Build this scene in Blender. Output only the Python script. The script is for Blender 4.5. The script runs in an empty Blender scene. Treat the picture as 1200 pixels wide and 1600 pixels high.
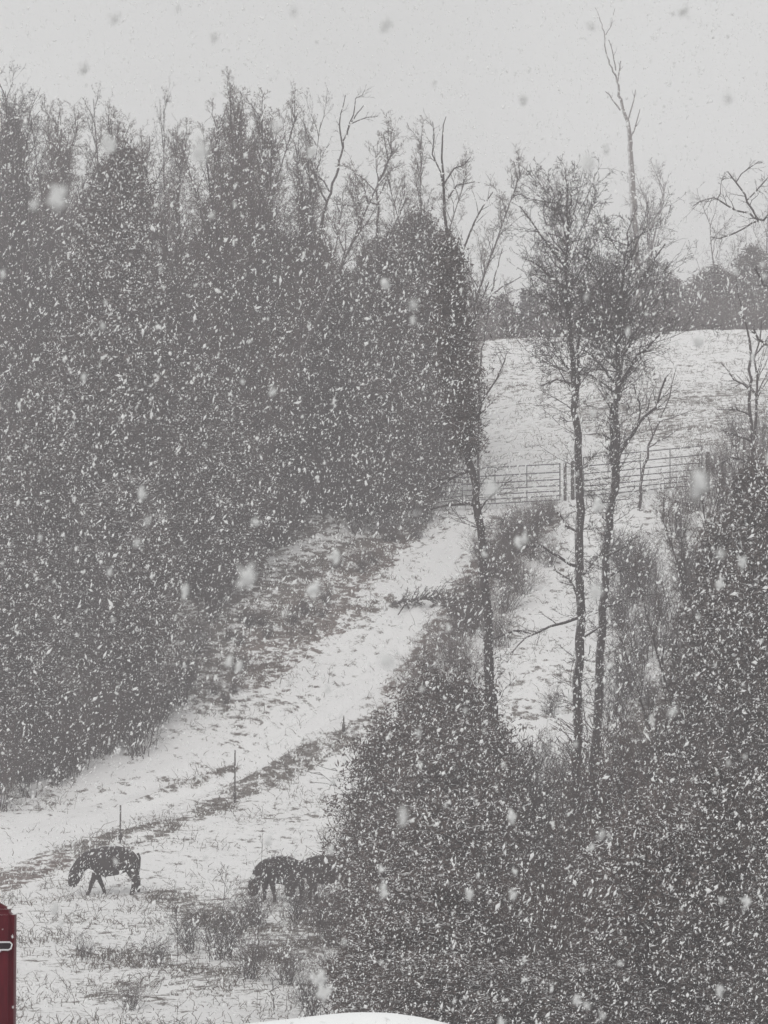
import bpy, math, random
import numpy as np
from mathutils import Vector, Matrix, noise

random.seed(11)
rng = np.random.default_rng(11)
S = bpy.context.scene
C = S.collection

# ------------------------------------------------------------------ camera, light, exposure
F = 6500.0                              # focal length in photo pixels (telephoto)
PITCH = math.atan(450 / F)
cam_d = bpy.data.cameras.new('camera')
cam = bpy.data.objects.new('camera', cam_d)
C.objects.link(cam)
cam.location = (0, 0, 0)
cam.rotation_euler = (math.pi / 2 + PITCH, 0, 0)
cam_d.sensor_fit = 'VERTICAL'
cam_d.sensor_height = 36
cam_d.lens = F / 1600 * 36
cam_d.clip_start = 0.1
cam_d.clip_end = 2000
cam_d.dof.use_dof = True
cam_d.dof.focus_distance = 105
cam_d.dof.aperture_fstop = cam_d.lens / 3.0
S.camera = cam

SUN_EL, SUN_AZ = math.radians(48), math.radians(200)
world = bpy.data.worlds.new('World')
S.world = world
world.use_nodes = True
nt = world.node_tree
nt.nodes.clear()
wo = nt.nodes.new('ShaderNodeOutputWorld')
bg = nt.nodes.new('ShaderNodeBackground')
sky = nt.nodes.new('ShaderNodeTexSky')
sky.sky_type = 'NISHITA'
sky.sun_disc = False
sky.sun_elevation = SUN_EL
sky.sun_rotation = SUN_AZ
sky.dust_density = 6
hs = nt.nodes.new('ShaderNodeHueSaturation')
hs.inputs['Saturation'].default_value = 0.05
mx = nt.nodes.new('ShaderNodeMixRGB')
mx.inputs[0].default_value = 0.92        # a closed snow cloud: the clear sky barely shows through
mx.inputs[2].default_value = (6.48, 6.60, 6.52, 1)
nt.links.new(sky.outputs[0], hs.inputs['Color'])
nt.links.new(hs.outputs[0], mx.inputs[1])
wt = nt.nodes.new('ShaderNodeTexCoord'); wn = nt.nodes.new('ShaderNodeTexNoise'); wn.inputs['Scale'].default_value = 9; wn.inputs['Detail'].default_value = 5
wr = nt.nodes.new('ShaderNodeMapRange'); wr.inputs[1].default_value = .3; wr.inputs[2].default_value = .7; wr.inputs[3].default_value = .93; wr.inputs[4].default_value = 1.05
wm = nt.nodes.new('ShaderNodeVectorMath'); wm.operation = 'SCALE'
nt.links.new(wt.outputs['Generated'], wn.inputs['Vector']); nt.links.new(wn.outputs[0], wr.inputs[0])
nt.links.new(mx.outputs[0], wm.inputs[0]); nt.links.new(wr.outputs[0], wm.inputs['Scale'])
nt.links.new(wm.outputs[0], bg.inputs[0])
bg.inputs[1].default_value = 0.15
S.cycles.volume_bounces = 3
nt.links.new(bg.outputs[0], wo.inputs[0])

sun_d = bpy.data.lights.new('sun', 'SUN')
sun_d.energy = 1.5
sun_d.angle = math.radians(40)
sun_d.color = (1, .98, .95)
sun = bpy.data.objects.new('sun', sun_d)
C.objects.link(sun)
sun.rotation_euler = (math.pi / 2 - SUN_EL, 0, math.radians(-20))
S.view_settings.view_transform = 'Standard'
S.view_settings.look = 'None'
S.view_settings.gamma = 1
S.view_settings.use_curve_mapping = False
S.view_settings.exposure = -0.5

# ------------------------------------------------------------------ projection helpers (placement only)
cp, sp_ = math.cos(PITCH), math.sin(PITCH)
def zat(py, y):
    t = (800 - py) / F
    return y * (t * cp + sp_) / (cp - t * sp_)
def at(px, py, y):
    z = zat(py, y)
    return Vector(((px - 600) / F * (y * cp + z * sp_), y, z))
def proj(x, y, z):
    d = y * cp + z * sp_
    return 600 + F * x / d, 800 - F * (-y * sp_ + z * cp) / d

_kn = [(-400, -3.0), (-20, -1.8), (0, -1.8), (25, -2.25), (50, -4.7), (70, -4.9), (83, zat(1600, 83)), (110, zat(1400, 110)),
       (122, zat(1240, 122)), (143, zat(782, 143)), (168, zat(655, 168)), (190, zat(536, 190)), (200, zat(525, 197)),
       (245, 15.5), (320, 17), (700, 30)]
_ty = np.arange(-400, 701, 1.0)
_tz = np.interp(_ty, [k[0] for k in _kn], [k[1] for k in _kn])
_k = np.array([1, 2, 3, 2, 1.0]); _k /= _k.sum()
_tz = np.convolve(np.pad(_tz, 2, mode='edge'), _k, mode='valid')
def sstep(a, b, v):
    t = np.clip((v - a) / (b - a), 0, 1)
    return t * t * (3 - 2 * t)
def ground_z(x, y):
    x = np.asarray(x, float); y = np.asarray(y, float)
    z = np.interp(y, _ty, _tz)
    xc = np.clip(x, -40, 40)
    z = z + 0.085 * (xc - 3.5) * sstep(128, 145, y) * (x > 3.5) * (1 - 0.5 * sstep(150, 190, y)) 
    z = z + 0.10 * np.sin(x * .55 + y * .21) * np.sin(y * .33 - x * .17) + 0.05 * np.sin(x * 1.7 + 1.3) * np.sin(y * 1.35)
    # the cow pasture's soft undulation and the two wheel ruts of the farm track
    return z
def gz(x, y): return float(ground_z(x, y))
def ground_at(px, py, d0=60, d1=260):
    """world point of the ground seen at a photo pixel"""
    d = d0
    while d < d1:
        p = at(px, py, d)
        if gz(p.x, p.y) >= p.z:
            return Vector((p.x, p.y, gz(p.x, p.y)))
        d += 0.2
    p = at(px, py, d1)
    return Vector((p.x, p.y, gz(p.x, p.y)))
def on_ground(px, y):
    x = (px - 600) / F * y
    for _ in range(4):
        z = gz(x, y)
        x = (px - 600) / F * (y * cp + z * sp_)
    return Vector((x, y, gz(x, y)))

# ------------------------------------------------------------------ materials
def mat(name, rough=0.85):
    m = bpy.data.materials.new(name)
    m.use_nodes = True
    b = m.node_tree.nodes['Principled BSDF']
    b.inputs['Roughness'].default_value = rough
    b.inputs['Specular IOR Level'].default_value = 0.25
    return m, m.node_tree, b
def N(t, kind, **kw):
    n = t.nodes.new(kind)
    for k, v in kw.items():
        if k in n.inputs: n.inputs[k].default_value = v
        else: setattr(n, k, v)
    return n
def ramp(t, src, stops):
    r = t.nodes.new('ShaderNodeValToRGB')
    e = r.color_ramp.elements
    while len(e) < len(stops): e.new(0.5)
    for el, (p, c) in zip(e, stops):
        el.position = p
        el.color = (*c, 1) if len(c) == 3 else c
    t.links.new(src, r.inputs[0])
    return r
def g3(v): return (v, v, v)
def two_tone(name, a, b, scale, rough=0.85, snow=0.0, snow_lo=.45, snow_hi=.8, stretch=None, bump=0.0, wind=None):
    """noise between two colours; snow lies where the surface faces up (or into the wind)"""
    m, t, bs = mat(name, rough)
    tc = N(t, 'ShaderNodeTexCoord')
    src = tc.outputs['Object']
    if stretch:
        mp = N(t, 'ShaderNodeMapping')
        mp.inputs['Scale'].default_value = stretch
        t.links.new(src, mp.inputs[0]); src = mp.outputs[0]
    n = N(t, 'ShaderNodeTexNoise', Scale=scale, Detail=5.0, Roughness=.65)
    t.links.new(src, n.inputs['Vector'])
    r = ramp(t, n.outputs[0], [(.3, a), (.7, b)])
    col = r.outputs[0]
    if snow > 0:
        ge = N(t, 'ShaderNodeNewGeometry')
        dt = N(t, 'ShaderNodeVectorMath', operation='DOT_PRODUCT')
        dt.inputs[1].default_value = wind or (0, 0, 1)
        t.links.new(ge.outputs['Normal'], dt.inputs[0])
        n2 = N(t, 'ShaderNodeTexNoise', Scale=6.0, Detail=4.0)
        t.links.new(tc.outputs['Object'], n2.inputs['Vector'])
        ad = N(t, 'ShaderNodeMath', operation='MULTIPLY_ADD')
        ad.inputs[1].default_value = 0.9; 
        t.links.new(n2.outputs[0], ad.inputs[0]); t.links.new(dt.outputs['Value'], ad.inputs[2])
        mr = N(t, 'ShaderNodeMapRange', interpolation_type='SMOOTHSTEP')
        mr.inputs[1].default_value = snow_lo + .45; mr.inputs[2].default_value = snow_hi + .45
        mr.inputs[4].default_value = snow
        t.links.new(ad.outputs[0], mr.inputs[0])
        mxx = N(t, 'ShaderNodeMixRGB')
        t.links.new(mr.outputs[0], mxx.inputs[0]); t.links.new(col, mxx.inputs[1])
        mxx.inputs[2].default_value = (.80, .80, .81, 1)
        col = mxx.outputs[0]
    t.links.new(col, bs.inputs['Base Color'])
    if bump:
        bp = N(t, 'ShaderNodeBump', Strength=bump, Distance=0.02)
        t.links.new(n.outputs[0], bp.inputs['Height'])
        t.links.new(bp.outputs[0], bs.inputs['Normal'])
    return m

M = {}
M['bark'] = two_tone('grey_bark', (.03, .026, .025), (.09, .078, .078), 5, snow=.75, snow_lo=.72, snow_hi=1.1, stretch=(4, 4, 1), bump=.6, wind=(-.75, -.25, .6))
M['pale_bark'] = two_tone('pale_dead_wood', (.10, .09, .085), (.26, .24, .235), 4, snow=.8, snow_lo=.4, snow_hi=.9, stretch=(4, 4, 1), bump=.5, wind=(-.8, -.3, .5))
M['twig'] = two_tone('twig', (.03, .026, .025), (.07, .06, .058), 3, snow=.75, snow_lo=.75, snow_hi=1.0)
M['brown_twig'] = two_tone('brown_twig', (.06, .043, .038), (.12, .092, .082), 3, snow=.7, snow_lo=.72, snow_hi=1.0)
M['cedar'] = two_tone('cedar_foliage', (.020, .017, .015), (.13, .108, .10), 7, snow=.75, snow_lo=.62, snow_hi=1.0)
M['thicket'] = two_tone('thicket_foliage', (.022, .017, .015), (.13, .10, .09), 7, snow=.75, snow_lo=.62, snow_hi=1.0)
M['pine'] = two_tone('pine_foliage', (.03, .033, .03), (.07, .072, .066), 1.3, snow=.65, snow_lo=.7, snow_hi=1.0)
M['grass'] = two_tone('dry_grass', (.07, .058, .048), (.20, .165, .14), .9)
M['weed'] = two_tone('dead_weed', (.05, .042, .038), (.12, .10, .09), 1.2)
M['steel'] = two_tone('galvanised_steel', (.075, .075, .08), (.15, .15, .155), 8, rough=.5, snow=.8, snow_lo=.8, snow_hi=1.0)
M['post'] = two_tone('weathered_post', (.05, .045, .042), (.12, .11, .105), 6, stretch=(4, 4, 1), snow=.9, snow_lo=.8, snow_hi=.95)
M['fur'] = two_tone('black_fur', (.012, .010, .010), (.035, .026, .024), 5, rough=.8, snow=.85, snow_lo=.86, snow_hi=1.12)
M['muzzle'] = two_tone('grey_muzzle', (.05, .045, .045), (.09, .08, .08), 20, rough=.6)
M['hoof'] = two_tone('hoof', (.02, .018, .017), (.04, .035, .03), 20, rough=.6)
M['red'] = two_tone('red_paint', (.060, .0025, .008), (.105, .006, .014), 7, rough=.6, stretch=(6, 6, 1), snow=.7, snow_lo=.75, snow_hi=.95, bump=.15)
M['wire'] = two_tone('bright_wire', (.62, .62, .63), (.75, .75, .76), 12, rough=.4)
M['black'] = two_tone('shaded_gap', (.02, .016, .018), (.04, .03, .035), 12, rough=.6)  # near-black colour standing in for shade inside the wire clasp

# snow flakes: wet clumps, a little translucent
m, t, b = mat('snow_flake', .9)
b.inputs['Base Color'].default_value = (.985, .985, .985, 1)
tr = N(t, 'ShaderNodeBsdfTranslucent'); tr.inputs[0].default_value = (.985, .985, .985, 1)
ms = N(t, 'ShaderNodeMixShader'); ms.inputs[0].default_value = .6
t.links.new(b.outputs[0], ms.inputs[1]); t.links.new(tr.outputs[0], ms.inputs[2])
t.links.new(ms.outputs[0], t.nodes['Material Output'].inputs[0])
M['flake'] = m

# snow ground with litter showing through where it is thin (attribute 'litter' = how much dead grass and leaf lies bare)
m, t, b = mat('snow_over_grass', .8)
tc = N(t, 'ShaderNodeTexCoord')
att = N(t, 'ShaderNodeAttribute', attribute_name='litter')
att2 = N(t, 'ShaderNodeAttribute', attribute_name='russet')
na = N(t, 'ShaderNodeTexNoise', Scale=2.6, Detail=8.0, Roughness=.72)
nb = N(t, 'ShaderNodeTexNoise', Scale=0.35, Detail=4.0, Roughness=.6)
t.links.new(tc.outputs['Object'], na.inputs['Vector']); t.links.new(tc.outputs['Object'], nb.inputs['Vector'])
a1 = N(t, 'ShaderNodeMath', operation='MULTIPLY_ADD'); a1.inputs[1].default_value = .35
n16 = N(t, 'ShaderNodeMath', operation='MULTIPLY'); n16.inputs[1].default_value = 1.6; t.links.new(na.outputs[0], n16.inputs[0])
t.links.new(nb.outputs[0], a1.inputs[0]); t.links.new(n16.outputs[0], a1.inputs[2])
a2 = N(t, 'ShaderNodeMath', operation='MULTIPLY_ADD'); a2.inputs[1].default_value = .34
t.links.new(att.outputs['Fac'], a2.inputs[0]); t.links.new(a1.outputs[0], a2.inputs[2])
cov = N(t, 'ShaderNodeMapRange', interpolation_type='SMOOTHSTEP')
cov.inputs[1].default_value = 1.15; cov.inputs[2].default_value = 1.30
t.links.new(a2.outputs[0], cov.inputs[0])
nl = N(t, 'ShaderNodeTexNoise', Scale=7.0, Detail=4.0); t.links.new(tc.outputs['Object'], nl.inputs['Vector'])
lit = ramp(t, nl.outputs[0], [(.3, (.075, .066, .058)), (.7, (.19, .17, .155))])
rus = ramp(t, nl.outputs[0], [(.3, (.085, .064, .057)), (.7, (.21, .165, .15))])
ml = N(t, 'ShaderNodeMixRGB'); t.links.new(att2.outputs['Fac'], ml.inputs[0])
t.links.new(lit.outputs[0], ml.inputs[1]); t.links.new(rus.outputs[0], ml.inputs[2])
sn = ramp(t, nb.outputs[0], [(.3, (.78, .775, .78)), (.7, (.84, .835, .835))])
mg = N(t, 'ShaderNodeMixRGB'); t.links.new(cov.outputs[0], mg.inputs[0])
t.links.new(sn.outputs[0], mg.inputs[1]); t.links.new(ml.outputs[0], mg.inputs[2])
t.links.new(mg.outputs[0], b.inputs['Base Color'])
nh = N(t, 'ShaderNodeTexNoise', Scale=2.2, Detail=7.0, Roughness=.7); t.links.new(tc.outputs['Object'], nh.inputs['Vector'])
bp = N(t, 'ShaderNodeBump', Strength=.8, Distance=.12); t.links.new(nh.outputs[0], bp.inputs['Height'])
t.links.new(bp.outputs[0], b.inputs['Normal'])
M['ground'] = m
m, t, b = mat('clean_snow', .7)
tc = N(t, 'ShaderNodeTexCoord'); na = N(t, 'ShaderNodeTexNoise', Scale=5.0, Detail=5.0); t.links.new(tc.outputs['Object'], na.inputs['Vector'])
r = ramp(t, na.outputs[0], [(.3, (.88, .89, .90)), (.7, (.92, .92, .92))]); t.links.new(r.outputs[0], b.inputs['Base Color'])
bp = N(t, 'ShaderNodeBump', Strength=.25, Distance=.03); t.links.new(na.outputs[0], bp.inputs['Height']); t.links.new(bp.outputs[0], b.inputs['Normal'])
M['clean_snow'] = m

# ------------------------------------------------------------------ mesh building
class MB:
    def __init__(s): s.v = []; s.f = []; s.n = 0
    def add(s, v, f):
        v = np.asarray(v, float); f = np.asarray(f, int)
        s.v.append(v); s.f.append(f + s.n); s.n += len(v)
    def segs(s, P0, P1, R0, R1, k=3):
        """many separate tapered k-sided twig segments at once"""
        P0 = np.asarray(P0, float); P1 = np.asarray(P1, float)
        if len(P0) == 0: return
        R0 = np.asarray(R0, float)[:, None]; R1 = np.asarray(R1, float)[:, None]
        d = P1 - P0; d /= np.linalg.norm(d, axis=1, keepdims=True) + 1e-9
        up = np.where(np.abs(d[:, 2:3]) < .9, np.array([[0, 0, 1.]]), np.array([[1., 0, 0]]))
        u = np.cross(d, up); u /= np.linalg.norm(u, axis=1, keepdims=True) + 1e-9
        w = np.cross(d, u)
        n = len(P0); vs = np.empty((n, 2 * k, 3))
        for i in range(k):
            a = 2 * math.pi * i / k
            o = u * math.cos(a) + w * math.sin(a)
            vs[:, i] = P0 + o * R0; vs[:, k + i] = P1 + o * R1
        fs = np.empty((n, k, 4), int); base = (np.arange(n) * 2 * k)
        for i in range(k):
            j = (i + 1) % k
            fs[:, i] = np.stack([base + i, base + j, base + k + j, base + k + i], 1)
        s.add(vs.reshape(-1, 3), fs.reshape(-1, 4))
    def sweep(s, pts, rad, k=7, lump=0.0):
        pts = [Vector(p) for p in pts]
        vs = []; u = None
        for i, p in enumerate(pts):
            d = (pts[min(i + 1, len(pts) - 1)] - pts[max(i - 1, 0)]).normalized()
            if u is None: u = d.cross(Vector((0, 1, 0.01))).normalized()
            u = (u - d * u.dot(d)).normalized(); w = d.cross(u)
            for j in range(k):
                a = 2 * math.pi * j / k
                rr = rad[i] * (1 + lump * (random.random() - .5))
                vs.append(p + u * math.cos(a) * rr + w * math.sin(a) * rr)
        fs = []
        for i in range(len(pts) - 1):
            for j in range(k):
                j2 = (j + 1) % k
                fs.append((i * k + j, i * k + j2, (i + 1) * k + j2, (i + 1) * k + j))
        s.add(vs, fs)
        # end caps as quads closed to the end points
        n0 = len(vs)
        for e, ring in ((pts[0], 0), (pts[-1], (len(pts) - 1) * k)):
            cv = [vs[ring + j] for j in range(k)] + [e]
            s.add(cv, [(j, (j + 1) % k, k, k) for j in range(k)])
    def mesh(s, name, smooth=False):
        me = bpy.data.meshes.new(name)
        v = np.concatenate(s.v); f = np.concatenate(s.f)
        tri = f[:, 2] == f[:, 3]
        q = f[~tri]; tr_ = f[tri][:, :3]
        me.vertices.add(len(v)); me.vertices.foreach_set('co', v.ravel().astype(np.float32))
        nl_ = len(q) * 4 + len(tr_) * 3
        me.loops.add(nl_); me.loops.foreach_set('vertex_index', np.concatenate([q.ravel(), tr_.ravel()]).astype(np.int32))
        me.polygons.add(len(q) + len(tr_))
        st = np.concatenate([np.arange(len(q)) * 4, len(q) * 4 + np.arange(len(tr_)) * 3])
        me.polygons.foreach_set('loop_start', st.astype(np.int32))
        me.update(calc_edges=True)
        if smooth:
            me.polygons.foreach_set('use_smooth', np.ones(len(me.polygons), bool))
        return me
def link(name, me, material=None, parent=None):
    o = bpy.data.objects.new(name, me)
    C.objects.link(o)
    if material and not me.materials: me.materials.append(material)
    if parent: o.parent = parent
    return o
def empty(name, loc, rz=0, sc=1):
    o = bpy.data.objects.new(name, None); C.objects.link(o)
    o.location = loc; o.rotation_euler = (0, 0, rz)
    o.scale = (sc, sc, sc) if not hasattr(sc, '__len__') else sc
    o.empty_display_size = .2
    return o
def tag(o, label=None, cat=None, group=None, kind=None):
    if label: o['label'] = label
    if cat: o['category'] = cat
    if group: o['group'] = group
    if kind: o['kind'] = kind
    return o

# ------------------------------------------------------------------ ground
def spaced(*parts):
    out = []
    for a, b_, st in parts: out += list(np.arange(a, b_, st))
    return np.array(out + [parts[-1][1]])
gx = spaced((-300, -60, 20), (-60, -22, 2), (-22, 22, .22), (22, 60, 2), (60, 300, 20))
gy = spaced((-60, 10, 5), (10, 80, 1), (80, 200, .25), (200, 260, 2), (260, 600, 20))
X, Y = np.meshgrid(gx, gy)
Z = ground_z(X, Y)
PX, PY = proj(X, Y, Z)
def stroke(pts, val=1.0):
    """soft stroke through (px, py, half width) points, as seen on the hillside"""
    out = np.zeros_like(PX)
    for (ax, ay, aw), (bx, by, bw) in zip(pts[:-1], pts[1:]):
        dx, dy = bx - ax, by - ay
        tt = np.clip(((PX - ax) * dx + (PY - ay) * dy) / (dx * dx + dy * dy), 0, 1)
        dist = np.hypot(PX - ax - tt * dx, PY - ay - tt * dy)
        w = aw + (bw - aw) * tt
        out = np.maximum(out, 1 - sstep(.55, 1.25, dist / w))
    return out * val
BASE = [(-400, 1290), (0, 1235), (100, 1200), (200, 1165), (290, 1100), (330, 1020), (400, 915), (500, 868), (600, 822), (660, 798), (700, 775), (735, 700), (750, 600), (770, 540), (900, 500)]
bx_ = np.array([b_[0] for b_ in BASE]); by_ = np.array([b_[1] for b_ in BASE])
L = np.full_like(PX, 0.34)
forest = sstep(-10, 60, np.interp(PX, bx_, by_) - PY) * (PX < 760)
forest = np.maximum(forest, sstep(700, 400, PX + PY - 400) * 0)
L = np.maximum(L, forest * 1.0)
L = np.maximum(L, stroke([(150, 1276, 4), (215, 1250, 5), (270, 1228, 8), (320, 1212, 10), (366, 1198, 8)], .85))
L = np.maximum(L, stroke([(-60, 1395, 26), (20, 1368, 24), (80, 1345, 20), (190, 1302, 8), (260, 1285, 7)], .9))
L = np.maximum(L, stroke([(190, 1330, 5), (270, 1292, 10), (330, 1262, 16), (400, 1222, 24), (470, 1190, 26), (540, 1150, 20), (600, 1110, 12)], .85))
L = np.maximum(L, stroke([(345, 1050, 75), (425, 970, 95), (525, 910, 80), (600, 855, 34), (650, 820, 18)], .95))
L = np.maximum(L, stroke([(560, 950, 20), (640, 930, 14), (720, 935, 16)], .85))
L = np.maximum(L, stroke([(610, 1080, 16), (700, 980, 26), (760, 880, 34), (860, 810, 22)], .85))
L = np.maximum(L, stroke([(770, 1100, 8), (860, 1120, 10), (950, 1110, 10)], .6))
L = np.maximum(L, stroke([(760, 1240, 26), (950, 1240, 30)], .8))
L = np.maximum(L, stroke([(230, 1400, 10), (330, 1430, 34), (440, 1480, 40), (560, 1420, 60)], .72))
L = np.maximum(L, stroke([(110, 1480, 14), (230, 1500, 20), (360, 1530, 26)], .62))
L = np.maximum(L, stroke([(150, 1555, 12), (260, 1565, 10)], .65))
L = np.maximum(L, stroke([(420, 1280, 6), (520, 1275, 6)], .6))
L = np.maximum(L, stroke([(940, 650, 50), (1200, 650, 70)], .62))
L = np.maximum(L, stroke([(760, 600, 40), (1000, 590, 40)], .5))
L = np.where(PY < 520, .2, L)
L = np.where((PY > 1230), np.maximum(L, .9 * sstep(540, 600, PX)), L)
LRX = np.interp(PX, [960, 1010, 1040, 1070, 1100, 1150, 1300], [1110, 1060, 1000, 880, 800, 770, 750])
L = np.where((PX > 950), np.maximum(L, .85 * sstep(-20, 40, PY - LRX)), L)
L = np.where(Y < 80, .1, L)
R_ = np.maximum(stroke([(-60, 1395, 26), (20, 1370, 24), (100, 1345, 16)], 1.0), stroke([(420, 1040, 60), (520, 940, 60), (620, 870, 40)], .7))
R_ = np.maximum(R_, stroke([(610, 1080, 30), (700, 980, 40), (760, 880, 44), (860, 810, 30)], .8))
# wheel ruts of the track: two shallow dents either side of its crown
RUT = np.maximum(stroke([(-40, 1345, 10), (150, 1290, 10), (366, 1212, 10), (470, 1150, 9), (590, 1060, 9), (660, 960, 8), (720, 850, 6)]),
                 stroke([(-40, 1310, 10), (150, 1255, 10), (366, 1180, 9), (480, 1110, 8), (580, 1030, 8), (640, 930, 8), (690, 850, 6)]))
LANE = stroke([(-60, 1335, 26), (150, 1278, 22), (366, 1196, 17), (470, 1135, 16), (590, 1050, 16), (650, 945, 18), (705, 850, 14), (760, 800, 10)])
CROWN_ = stroke([(215, 1250, 4), (270, 1228, 7), (320, 1212, 8), (366, 1198, 6)])
L = L * (1 - .8 * np.clip(LANE - CROWN_, 0, 1))
R_ = R_ * .8
Z = Z - .13 * RUT
GV = np.stack([X, Y, Z], -1).reshape(-1, 3)
ny, nx = X.shape
idx = np.arange(ny * nx).reshape(ny, nx)
GF = np.stack([idx[:-1, :-1], idx[:-1, 1:], idx[1:, 1:], idx[1:, :-1]], -1).reshape(-1, 4)
mb = MB(); mb.add(GV, GF)
gme = mb.mesh('ground', True)
for nm, arr in (('litter', L), ('russet', R_)):
    a = gme.attributes.new(nm, 'FLOAT', 'POINT'); a.data.foreach_set('value', arr.ravel().astype(np.float32))
g = link('ground', gme, M['ground']); tag(g, 'snow covered farm hillside with a track climbing to the gates', kind='structure')

# ------------------------------------------------------------------ haze: falling-snow air
hz = MB()
hv = [(x, y, z) for x in (-305, 305) for y in (-65, 605) for z in (-8, 46)]
hz.add(hv, [(0, 1, 3, 2), (4, 6, 7, 5), (0, 4, 5, 1), (2, 3, 7, 6), (0, 2, 6, 4), (1, 5, 7, 3)])
hm = bpy.data.materials.new('haze'); hm.use_nodes = True
ht = hm.node_tree; ht.nodes.clear()
ho = ht.nodes.new('ShaderNodeOutputMaterial'); pv = ht.nodes.new('ShaderNodeVolumePrincipled')
pv.inputs['Color'].default_value = (.99, .95, .975, 1); pv.inputs['Density'].default_value = .0017
ht.links.new(pv.outputs[0], ho.inputs['Volume'])
tag(link('haze', hz.mesh('haze'), hm), kind='stuff')

# ------------------------------------------------------------------ trees
def rv(s=1.0): return Vector((random.gauss(0, s), random.gauss(0, s), random.gauss(0, s)))
def grow(start, direc, length, r, n, wob, lift):
    """a wandering branch: points and radii"""
    pts = [Vector(start)]; d = Vector(direc).normalized(); st = length / n
    for i in range(n):
        d = (d + rv(wob) + Vector((0, 0, lift))).normalized()
        pts.append(pts[-1] + d * st)
    return pts, [r * (1 - .8 * i / n) for i in range(n + 1)]
class Twigs:
    def __init__(s): s.a = []; s.b = []; s.r0 = []; s.r1 = []
    def line(s, pts, rad):
        for i in range(len(pts) - 1):
            s.a.append(tuple(pts[i])); s.b.append(tuple(pts[i + 1])); s.r0.append(rad[i]); s.r1.append(rad[i + 1])
def sprout(tw, pts, rad, n, lf, depth, wob=.16, lift=.05, spread=.9, rmin=.0045, lo=.25):
    """side shoots along a branch, each with shoots of its own"""
    L_ = sum((pts[i + 1] - pts[i]).length for i in range(len(pts) - 1))
    for _ in range(n):
        u = lo + (1 - lo) * random.random(); k = u * (len(pts) - 1); i = min(int(k), len(pts) - 2); fr = k - i
        p = pts[i].lerp(pts[i + 1], fr); d = (pts[i + 1] - pts[i]).normalized()
        side = rv(1); side = (side - d * side.dot(d)).normalized()
        dd = (d * random.uniform(.5, 1.1) + side * spread * random.uniform(.5, 1.1))
        ln = L_ * lf * random.uniform(.5, 1.2) * (1.15 - .6 * u)
        r = max(rmin, (rad[i] * (1 - fr) + rad[i + 1] * fr) * .55)
        q, qr = grow(p, dd, ln, r, 3 if depth > 0 else 2, wob, lift)
        qr = [max(x, rmin * .7) for x in qr]
        tw.line(q, qr)
        if depth > 0: sprout(tw, q, qr, random.randint(3, 5) if depth > 1 else random.randint(2, 4), .55, depth - 1, wob, lift, spread, rmin, .2)
def bare_tree(H, r, limbs, spread, start=.3, per=7, depth=2, lean=0, rise=.6, twist=.05):
    """trunk mesh and crown-of-twigs mesh of a leafless hardwood"""
    pts, rad = grow((0, 0, -.3), (lean, 0, 1), H, r, 12, twist, .05)
    rad = [r * (1 - .93 * (i / 12) ** .9) for i in range(13)]
    tk = MB(); tk.sweep(pts, rad, 8, .15)
    tw = Twigs(); cr = MB()
    for k in range(limbs):
        u = start + (1 - start) * ((k + random.random()) / limbs); kk = u * 12; i = min(int(kk), 11)
        p = pts[i].lerp(pts[i + 1], kk - i); a = random.random() * 6.283
        d = Vector((math.cos(a), math.sin(a), rise + u * 1.0))
        ln = H * spread * random.uniform(.65, 1.1) * (1.1 - .75 * u)
        q, qr = grow(p, d, ln, max(.02, rad[i] * .5), 6, .13, .06)
        tk.sweep(q, [max(x, .008) for x in qr], 5)
        sprout(tw, q, qr, per, .5, depth)
    cr.segs(tw.a, tw.b, tw.r0, tw.r1, 3)
    return tk, cr
def foliage(pts_centres, n, size, wid, droop=0.0):
    """needle sprays: small leaf-sized blades around given centres"""
    pc = np.asarray(pts_centres)
    c = pc[rng.integers(0, len(pc), n)] + rng.normal(0, .10, (n, 3))
    d = rng.normal(0, 1, (n, 3)); d[:, 2] = d[:, 2] * .7 + .35 - droop; d /= np.linalg.norm(d, axis=1, keepdims=True)
    s_ = np.cross(d, rng.normal(0, 1, (n, 3))); s_ /= np.linalg.norm(s_, axis=1, keepdims=True) + 1e-9
    ln = size * rng.uniform(.5, 1.3, (n, 1)); wd = wid * rng.uniform(.6, 1.3, (n, 1))
    v = np.stack([c - d * ln * .5, c + s_ * wd * .5, c + d * ln * .5, c - s_ * wd * .5], 1).reshape(-1, 3)
    f = (np.arange(n) * 4)[:, None] + np.arange(4)[None]
    return v, f
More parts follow.
